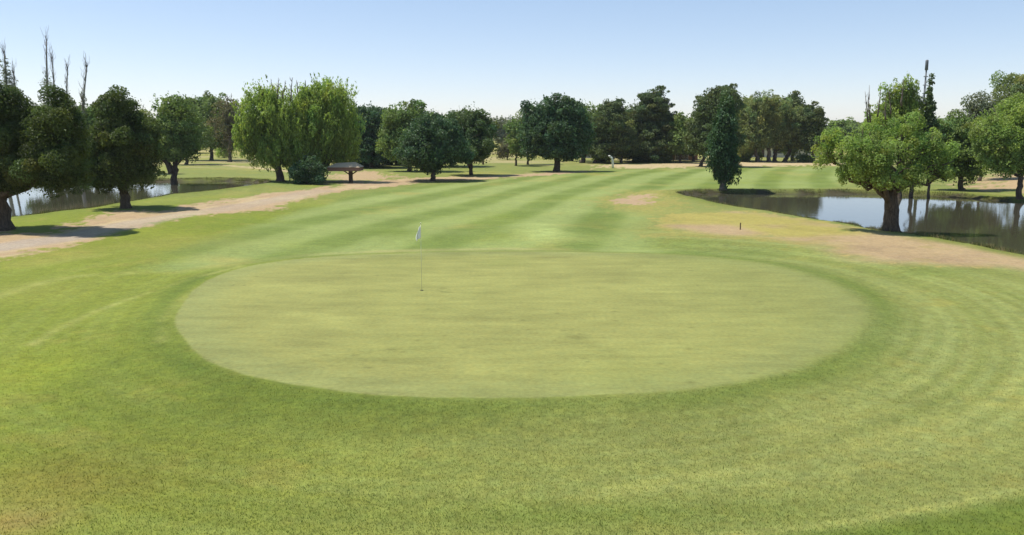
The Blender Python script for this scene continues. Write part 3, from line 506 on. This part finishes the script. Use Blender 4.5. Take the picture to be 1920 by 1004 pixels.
# --- background trees of the left, their bases behind the pond
tree('elm_tree', (110, 338), [(60, 245, 40, 34), (110, 235, 42, 30), (150, 240, 36, 32), (100, 275, 60, 34), (165, 290, 30, 30), (130, 305, 40, 20)], 'elm', 'broad green tree behind the left pond, seen between the two junipers', trunk_w=10, fork=1.6)
tree('elm_tree', (178, 335), [(185, 235, 26, 26), (170, 265, 34, 32), (200, 270, 30, 32), (178, 300, 34, 20)], 'olive', 'olive tree behind the compact juniper on the far shore', trunk_w=8, fork=1.6)
tree('elm_tree', (262, 326), [(262, 230, 22, 20), (270, 256, 26, 28), (250, 285, 28, 20), (285, 265, 20, 24)], 'olive', 'thin dull-green tree between the compact juniper and the bent-trunk tree', trunk_w=6, fork=1.8, dens=.7, shoots=[(262, 225, 270, 195, 2), (275, 235, 283, 205, 2)])
def snag(base, pts, label, w, tufts):
    NTREE[0] += 1; rs = np.random.default_rng(900 + NTREE[0]); bx, by_ = gp(*base); z0 = hz(bx, by_); root = empty('bare_poplar', (bx, by_, z0)); tag(root, label, 'tree', 'bare poplars above the left pond')
    def wp(px, py): d = ray(px, py); t_ = by_ / d[1]; return np.array([d[0] * t_ - bx, 0, CAM_H + d[2] * t_ - z0])
    m = by_ / FPX; P = smooth3(np.array([wp(*p) for p in pts])); b = MB(); n = len(P); Rr = list(np.linspace(w * m * .5, w * m * .12, n)); b.tube(P, Rr, 8); b.build('trunk', BARK['pale'], root, True)
    c = MB()
    for k in range(64):
        i = rs.integers(n // 3, n); e = P[i] + np.array([rs.normal(0, .20), rs.normal(0, .2), rs.uniform(.6, 1.8)]); Q, q = branch(P[i], e, .022, .008, rs, 5, .10); c.tube(Q, q, 4)
    c.build('bare_branch', BARK['grey'], root, True)
    lob = []
    for (x, y, rx, ry) in tufts: p = wp(x, y); lob.append((p[0], 0, p[2], rx * m, rx * m, ry * m))
    V, F, T = crown_mesh(lob, 'grey', .14, 900 + NTREE[0], .22); mesh_obj('crown', V, F, LEAF['grey'], root, attrs={'tint': ('POINT', T)})
snag((92, 338), [(92, 338), (91, 230), (88, 150), (87, 78)], 'tallest thin nearly bare poplar standing above the left trees', 7, [(90, 180, 8, 44), (90, 215, 11, 26)])
snag((104, 339), [(104, 339), (103, 230), (101, 160), (98, 112)], 'thin bare poplar close beside the tallest one', 5, [(101, 190, 6, 34)])
snag((125, 337), [(125, 337), (124, 240), (125, 170), (127, 128)], 'short slim bare poplar in the middle of the bare row', 5, [(125, 190, 5, 30)])
snag((154, 345), [(154, 345), (153, 260), (156, 190), (163, 128)], 'pale leaning bare poplar stem rising left of the compact juniper', 7, [(157, 195, 4, 24)])
snag((14, 342), [(14, 342), (13, 230), (12, 160), (8, 104)], 'dark leafy poplar spire at the left edge above the large juniper', 7, [(8, 135, 6, 26), (16, 150, 6, 24), (12, 180, 10, 28)])
snag((55, 342), [(28, 342), (28, 230), (27, 180), (26, 140)], 'small thin poplar top poking out right of the left edge spire', 4, [(26, 165, 4, 18)])

# --- far tree line, each its own tree
FAR = [(-120, 230, 'elm'), (-40, 240, 'dark'), (60, 236, 'elm'), (150, 240, 'olive'), (230, 238, 'elm'), (300, 240, 'dark'), (350, 235, 'olive'), (420, 238, 'elm'), (470, 240, 'elm'), (560, 240, 'dark'), (640, 238, 'elm'), (720, 238, 'dark'), (800, 236, 'elm'), (860, 238, 'olive'), 
       (952, 236, 'grey'), (1000, 236, 'elm'), (1060, 235, 'grey'), (1120, 236, 'dark'), (1180, 234, 'elm'), (1250, 238, 'olive'), (1300, 236, 'elm'), (1380, 232, 'grey'), (1440, 234, 'elm'), (1500, 236, 'dark'), (1560, 238, 'elm'), (1590, 240, 'olive'), (1640, 238, 'elm'), (1700, 236, 'dark'), (1770, 236, 'elm'), (1830, 236, 'olive'), (1880, 234, 'elm'), (1960, 234, 'dark'), (2050, 232, 'elm')]
protos = {}
for i, (px, ty, st) in enumerate(FAR):
    rs = np.random.default_rng(3000 + i); D = 230 + rs.uniform(-30, 60); x = (px - 960) / FPX * D * .986
    H = CAM_H + (252 - ty) / FPX * D * 1.0 + 1.0; z0 = hz(x, D)
    if st not in protos:
        r0 = empty('far_tree', (x, D, z0)); lob = [(rs.uniform(-1.6, 1.6), rs.uniform(-1.5, 1.5), rs.uniform(2.6, 5.6), rs.uniform(1.8, 2.6), rs.uniform(1.6, 2.4), rs.uniform(1.3, 1.9)) for _ in range(7)] + [(0, 0, 3.2, 3.6, 2.6, 2.2)]
        V, F, T = crown_mesh(lob, st, .32, 4000 + i, 1.0); b = MB(); P, Rr = branch(np.array([0, 0, -.2]), np.array([.2, 0, 4.2]), .28, .12, rs, 6, .05); b.tube(P, Rr, 7)
        b.build('trunk', BARK['dark'], r0, True); mesh_obj('crown', V, F, LEAF[st], r0, attrs={'tint': ('POINT', T)}); protos[st] = r0
    else:
        src = protos[st]; r0 = src.copy(); C.collection.objects.link(r0); r0.location = (x, D, z0); r0.rotation_euler.z = rs.uniform(0, 6.28)
        for ch in src.children: c = ch.copy(); C.collection.objects.link(c); c.parent = r0
    s = H / 7.0; r0.scale = (s * rs.uniform(1.1, 1.5), s * 1.2, s)
    dl_ = {'elm': 'mid-green', 'dark': 'dark green', 'olive': 'olive-green', 'grey': 'pale grey-green'}[st]; tag(r0, 'distant %s tree on the horizon behind the nearer tree line' % dl_, 'tree', 'distant %s trees along the horizon' % dl_)
tree('dry_bush', (952, 300), [(952, 282, 12, 14), (940, 288, 9, 9)], 'brown', 'dry reddish-tan bush at the right side of the open gap', cat='bush', trunk_w=2, fork=.6, dens=1.6)
tree('round_bush', (420, 296), [(420, 284, 14, 11)], 'bright', 'pale round bush on the far lawn behind the sparse brown tree', cat='bush', trunk_w=2, fork=.5)

# ------------------------------------------------------------ distant ridge
rs = np.random.default_rng(5); n = 160; xs = np.linspace(-3200, 3200, n); hh = 10 + 14 * (fbm(xs, xs * 0, 500, 4, 3.) + .6).clip(0); b = MB()
V = []; 
for k, (dy, f) in enumerate([(0, 0), (250, .6), (500, 1), (900, 0)]): V += [(x, 2600 + dy, -1 + h * f) for x, h in zip(xs, hh)]
b.add(V, [(k * n + i, k * n + i + 1, (k + 1) * n + i + 1, (k + 1) * n + i) for k in range(3) for i in range(n - 1)])
b.build('hills', plain('hill_scrub', (.16, .16, .12), .95, .3, .02), None, True)['kind'] = 'structure'

# ------------------------------------------------------------ flagstick on the green
M_WHITE = plain('white_cloth', (.82, .82, .80), .7); M_POLE = plain('flagstick_paint', (.62, .62, .42), .45); M_CUP = plain('cup_dark', (.03, .03, .03), .8)
fx, fy = gp(791, 545); fz = hz(fx, fy); fl = tag(empty('flagstick', (fx, fy, fz)), 'golf flagstick with a limp white flag standing in the putting green', 'flagstick')
b = MB(); b.tube([(0, 0, -.1), (0, 0, 1.1), (0, 0, 2.16)], [.007, .007, .006], 10); b.build('pole', M_POLE, fl, True)
b = MB(); b.tube([(0, 0, 2.155), (0, 0, 2.17), (0, 0, 2.19), (0, 0, 2.2)], [.008, .018, .018, .006], 10); b.build('finial', M_POLE, fl, True)
V = []; nu, nv = 14, 16                            # limp flag in folds
for j in range(nv):
    v = j / (nv - 1)
    for i in range(nu):
        u = i / (nu - 1); w = .13 + .05 * math.sin(v * 3); droop = .26 * u * (1 - .2 * v)
        V.append((-.008 - u * w * (.55 + .5 * v) + .012 * math.sin(u * 9), .035 * math.sin(u * 11 + v * 2) * (.4 + v * .6), 2.12 - v * .40 - droop * .6))
F = [(j * nu + i, j * nu + i + 1, (j + 1) * nu + i + 1, (j + 1) * nu + i) for j in range(nv - 1) for i in range(nu - 1)]
fo = mesh_obj('flag', V, F, M_WHITE, fl, True); sm = fo.modifiers.new('thickness', 'SOLIDIFY'); sm.thickness = .004
b = MB(); a = np.linspace(0, 2 * math.pi, 20, endpoint=False); V = [(math.cos(t) * r, math.sin(t) * r, z) for r, z in ((.054, .008), (.050, .010), (.050, .004), (.004, .004)) for t in a]
b.add(V, [(k * 20 + i, k * 20 + (i + 1) % 20, (k + 1) * 20 + (i + 1) % 20, (k + 1) * 20 + i) for k in range(3) for i in range(20)]); b.build('cup', M_CUP, fl)

# ------------------------------------------------------------ small things
M_WOOD = plain('weathered_wood', (.10, .065, .045), .85, .35, 12, .3); M_ROOF = plain('tan_roof', (.45, .36, .25), .9, .25, 5, .3); M_FASCIA = plain('brown_fascia', (.22, .13, .10), .8, .2, 6); M_WPAINT = plain('white_paint', (.75, .75, .72), .5)
sx, sy = gp(658, 342); sz = hz(sx, sy); sh = tag(empty('shade_shelter', (sx, sy, sz)), 'low shelter with a tan roof and brown fascia on one thick post beside the track', 'shelter')
b = MB(); b.box(-.18, .18, -.18, .18, -.1, 1.22); b.build('post', M_WOOD, sh)
b = MB(); b.box(-2.1, 1.1, -1.2, 1.2, 1.22, 1.60); b.build('fascia', M_FASCIA, sh)
b = MB(); b.add([(-2.2, -1.3, 1.605), (1.2, -1.3, 1.605), (1.2, 1.3, 1.605), (-2.2, 1.3, 1.605), (-1.4, -.25, 2.0), (.5, -.25, 2.1), (.5, .25, 2.1), (-1.4, .25, 2.0)], [(0, 3, 2, 1), (4, 5, 6, 7), (0, 1, 5, 4), (1, 2, 6, 5), (2, 3, 7, 6), (3, 0, 4, 7)]); b.build('roof', M_ROOF, sh)
for s in (-1, 1):
    b = MB(); b.tube([(0, 0, .75), (s * .75, 0, 1.24)], [.06, .06], 6); b.build('brace', M_WOOD, sh)
def post(name, px, py, h, w, m, label, cat, group=None, curve=0):
    x, y = gp(px, py); r = tag(empty(name, (x, y, hz(x, y))), label, cat, group)
    b = MB(); b.tube([(0, 0, -.1), (0, 0, h * .5), (-curve * .3, 0, h * .85), (-curve, 0, h)], [w, w, w * .95, w * .85], 8); b.build('shaft', m, r, True)
    b = MB(); b.tube([(-curve, 0, h), (-curve, 0, h + w * .5), (-curve, 0, h + w * .9)], [w * 1.25, w * 1.2, w * .5], 8); b.build('cap', m, r, True)
post('marker_stake', 1388, 431, .34, .03, M_WOOD, 'short dark marker stake in the dry grass near the right pond', 'stake')
post('marker_post', 1149, 316, 1.7, .16, M_WPAINT, 'pale curved post standing at the edge of the far fairway', 'post', curve=.5)
post('marker_stake', 906, 309, .9, .16, M_WOOD, 'dark stub on the lawn in the gap beyond the crooked elm', 'stake')
post('marker_stake', 890, 306, .6, .10, M_WOOD, 'smaller dark stub left of the other one in the gap', 'stake')
x, y = gp(1719, 347); r = tag(empty('tall_pole', (x, y, hz(x, y))), 'tall dark pole with a thick antenna head above the right trees', 'pole')
m = y / FPX; top = CAM_H + (252 - 120) * m
b = MB(); b.tube([(0, 0, -.1), (0, 0, top * .5), (0, 0, top - 1.)], [.16, .11, .07], 10); b.build('shaft', plain('dull_steel', (.11, .12, .13), .6, .2, 4), r, True)
b = MB(); b.tube([(0, 0, top - 1.0), (0, 0, top - .95), (0, 0, top - .1), (0, 0, top)], [.07, .14, .14, .10], 10); b.build('antenna_head', plain('grey_plastic', (.13, .14, .16), .5), r, True)
for k in range(5):
    b = MB(); z = top - 1.6 - k * .8; b.box(-.2, .2, -.04, .04, z, z + .07); b.build('rung', plain('rung_steel', (.12, .12, .12), .6) if k == 0 else bpy.data.materials['rung_steel'], r)
# ducks' logs and reeds at the left pond
M_REED = plain('reed_straw', (.38, .32, .17), .9, .3, 3)
rs = np.random.default_rng(44); b = MB(); V = []; F = []
for k in range(900):
    px = rs.uniform(60, 215); base = gp(px, np.interp(px, [60, 120, 215], [404, 397, 384]) + rs.normal(0, 2.2), WZ); h = rs.uniform(.18, .6); a = rs.uniform(0, 6.28); w = .012; lx, ly = rs.normal(0, .12, 2)
    i = len(V); V += [(base[0] - w * math.cos(a), base[1] - w * math.sin(a), WZ - .05), (base[0] + w * math.cos(a), base[1] + w * math.sin(a), WZ - .05), (base[0] + lx * h + w * .2, base[1] + ly * h, WZ + h), (base[0] + lx * h, base[1] + ly * h, WZ + h)]; F.append((i, i + 1, i + 2, i + 3))
o = mesh_obj('reeds', V, F, M_REED); tag(o, 'dry reeds standing along the near edge of the left pond', 'reeds', kind='stuff')

# ------------------------------------------------------------ low buildings behind the trees
M_BRICK = plain('red_brick_wall', (.30, .16, .12), .9, .25, 3); M_CREAM = plain('cream_wall', (.62, .55, .44), .9, .15, 2); M_GLASS = plain('dark_glass', (.02, .022, .025), .12, spec=.6); M_TILE = plain('dark_shingle', (.11, .085, .075), .9, .3, 4)
def house(px0, px1, pyb, hgt, mw_, label, wins, depth=7., roofh=1.0):
    x0, y = gp(px0, pyb); x1, _ = gp(px1, pyb); w = x1 - x0; r = tag(empty('low_building', ((x0 + x1) / 2, y, hz((x0 + x1) / 2, y))), label, 'building')
    b = MB(); b.box(-w / 2, w / 2, 0, depth, -.2, hgt); b.build('wall', mw_, r)
    b = MB(); e = .5; b.add([(-w / 2 - e, -e, hgt + .003), (w / 2 + e, -e, hgt + .003), (w / 2 + e, depth + e, hgt + .003), (-w / 2 - e, depth + e, hgt + .003), (-w / 2 + 1, depth / 2 - .1, hgt + roofh), (w / 2 - 1, depth / 2 - .1, hgt + roofh), (w / 2 - 1, depth / 2 + .1, hgt + roofh), (-w / 2 + 1, depth / 2 + .1, hgt + roofh)],
        [(0, 3, 2, 1), (4, 5, 6, 7), (0, 1, 5, 4), (1, 2, 6, 5), (2, 3, 7, 6), (3, 0, 4, 7)]); b.build('roof', M_TILE, r)
    for (a, c, z0, z1, kind) in wins:
        b = MB(); X0, X1 = -w / 2 + a * w, -w / 2 + c * w; fr = .07
        b.box(X0 - fr, X1 + fr, -.05, -.002, z1, z1 + fr); b.box(X0 - fr, X1 + fr, -.05, -.002, z0 - fr, z0); b.box(X0 - fr, X0, -.05, -.002, z0, z1); b.box(X1, X1 + fr, -.05, -.002, z0, z1)
        f = b.build('door' if kind == 'd' else 'window', M_WPAINT if kind == 'w' else M_WOOD, r); b = MB(); b.box(X0, X1, -.02, -.003, z0, z1); b.build('pane' if kind == 'w' else 'door_leaf', M_GLASS if kind == 'w' else M_WOOD, f)
house(1205, 1308, 301, 2.5, M_BRICK, 'low brick building with dark openings under the central pines', [(.06, .2, .9, 2.0, 'w'), (.27, .33, 0., 2.05, 'd'), (.4, .52, .9, 2., 'w'), (.6, .82, .1, 2.1, 'w'), (.88, .95, .9, 2., 'w')])
house(1085, 1182, 297, 2.2, M_CREAM, 'long pale building glimpsed between trunks left of the brick one', [(.12, .2, .8, 1.8, 'w'), (.3, .36, 0, 1.95, 'd'), (.5, .62, .8, 1.8, 'w'), (.75, .85, .8, 1.8, 'w')], roofh=.7)
house(1392, 1540, 295, 2.1, M_CREAM, 'long cream building glimpsed under the trees right of the poplar', [(.06, .14, .8, 1.8, 'w'), (.22, .27, 0, 1.95, 'd'), (.38, .5, .8, 1.8, 'w'), (.62, .7, .8, 1.8, 'w'), (.82, .92, .8, 1.8, 'w')], roofh=.7)

# ------------------------------------------------------------ grass blades of the nearest rough
rs = np.random.default_rng(77); n = 230000
th = rs.uniform(-.66, .66, n); rr = 1 / rs.uniform(1 / 24., 1 / 8.2, n); X = rr * np.sin(th); Y = rr * np.cos(th)
dg = sdist(GREEN, X, Y); k = dg > .15; X, Y = X[k], Y[k]; n = len(X); Z = height(X, Y); col = albedo(X, Y)[0]
h = rs.uniform(.012, .034, n); a = rs.uniform(0, 6.28, n); w = rs.uniform(.0025, .006, n); lx = rs.normal(0, .5, n) * h; ly = rs.normal(0, .5, n) * h
V = np.empty((n, 3, 3)); V[:, 0] = np.stack([X - w * np.cos(a), Y - w * np.sin(a), Z - .003], -1); V[:, 1] = np.stack([X + w * np.cos(a), Y + w * np.sin(a), Z - .003], -1); V[:, 2] = np.stack([X + lx, Y + ly, Z + h], -1)
tint = np.repeat(np.clip(col * rs.uniform(.85, 1.5, (n, 1)) * (1 + rs.normal(0, .08, (n, 3))), .01, .8), 3, axis=0)
m = leafmat('grass_blade', (1, 1, 1), .25)
o = mesh_obj('grass', V.reshape(-1, 3), np.arange(3 * n).reshape(-1, 3), m, attrs={'tint': ('POINT', tint)}); tag(o, 'short tufted grass of the near rough around the putting green', 'grass', kind='stuff')

# ------------------------------------------------------------ rank grass along the waterline
rs = np.random.default_rng(78); n = 60000
for P, nm_ in ((POND_L, 'left'), (POND_R, 'right')):
    i = rs.integers(0, len(P), n); t = rs.random(n)[:, None]; Q = P[i] * (1 - t) + P[(i + 1) % len(P)] * t; Q = Q + rs.normal(0, .45, (n, 2)); X, Y = Q[:, 0], Q[:, 1]
    dd_ = sdist(P, X, Y) + .4 * fbm(X, Y, 2.6, 3, 51.); cl_ = fbm(X, Y, 1.3, 3, 95.); k = (dd_ > .02) & (dd_ < .7) & (cl_ > -.25) & (abs(X) < Y * .72 + 3); X, Y, cl_ = X[k], Y[k], cl_[k]; m_ = len(X); Z = height(X, Y)
    h = rs.uniform(.03, .11, m_) * (1 + 1.2 * (cl_ > .25)); a = rs.uniform(0, 6.28, m_); w = rs.uniform(.008, .018, m_); lx = rs.normal(0, .35, m_) * h; ly = rs.normal(0, .35, m_) * h
    V = np.empty((m_, 3, 3)); V[:, 0] = np.stack([X - w * np.cos(a), Y - w * np.sin(a), Z - .01], -1); V[:, 1] = np.stack([X + w * np.cos(a), Y + w * np.sin(a), Z - .01], -1); V[:, 2] = np.stack([X + lx, Y + ly, Z + h], -1)
    dry = (rs.random((m_, 1)) < .5); tc_ = np.where(dry, np.array([[.22, .18, .08]]), np.array([[.085, .115, .035]])) * rs.uniform(.6, 1.4, (m_, 1))
    o = mesh_obj('bank_grass', V.reshape(-1, 3), np.arange(3 * m_).reshape(-1, 3), bpy.data.materials['grass_blade'], attrs={'tint': ('POINT', np.repeat(tc_, 3, axis=0))})
    tag(o, 'tufts of rank grass along the waterline of the %s pond' % nm_, 'grass', kind='stuff')

# ------------------------------------------------------------ thin summer haze
hb = MB(); hb.box(-3600, 3600, -600, 6200, -2.5, 60); hm = bpy.data.materials.new('haze_air'); hm.use_nodes = True; ht = hm.node_tree; ht.nodes.remove(ht.nodes['Principled BSDF'])
pv = ht.nodes.new('ShaderNodeVolumePrincipled'); pv.inputs['Density'].default_value = .00013; pv.inputs['Color'].default_value = (.86, .91, .98, 1); pv.inputs['Anisotropy'].default_value = .2
ht.links.new(pv.outputs[0], ht.nodes['Material Output'].inputs['Volume']); ho = hb.build('haze', hm); ho['kind'] = 'stuff'; tag(ho, 'thin pale summer haze over the far trees', 'haze')
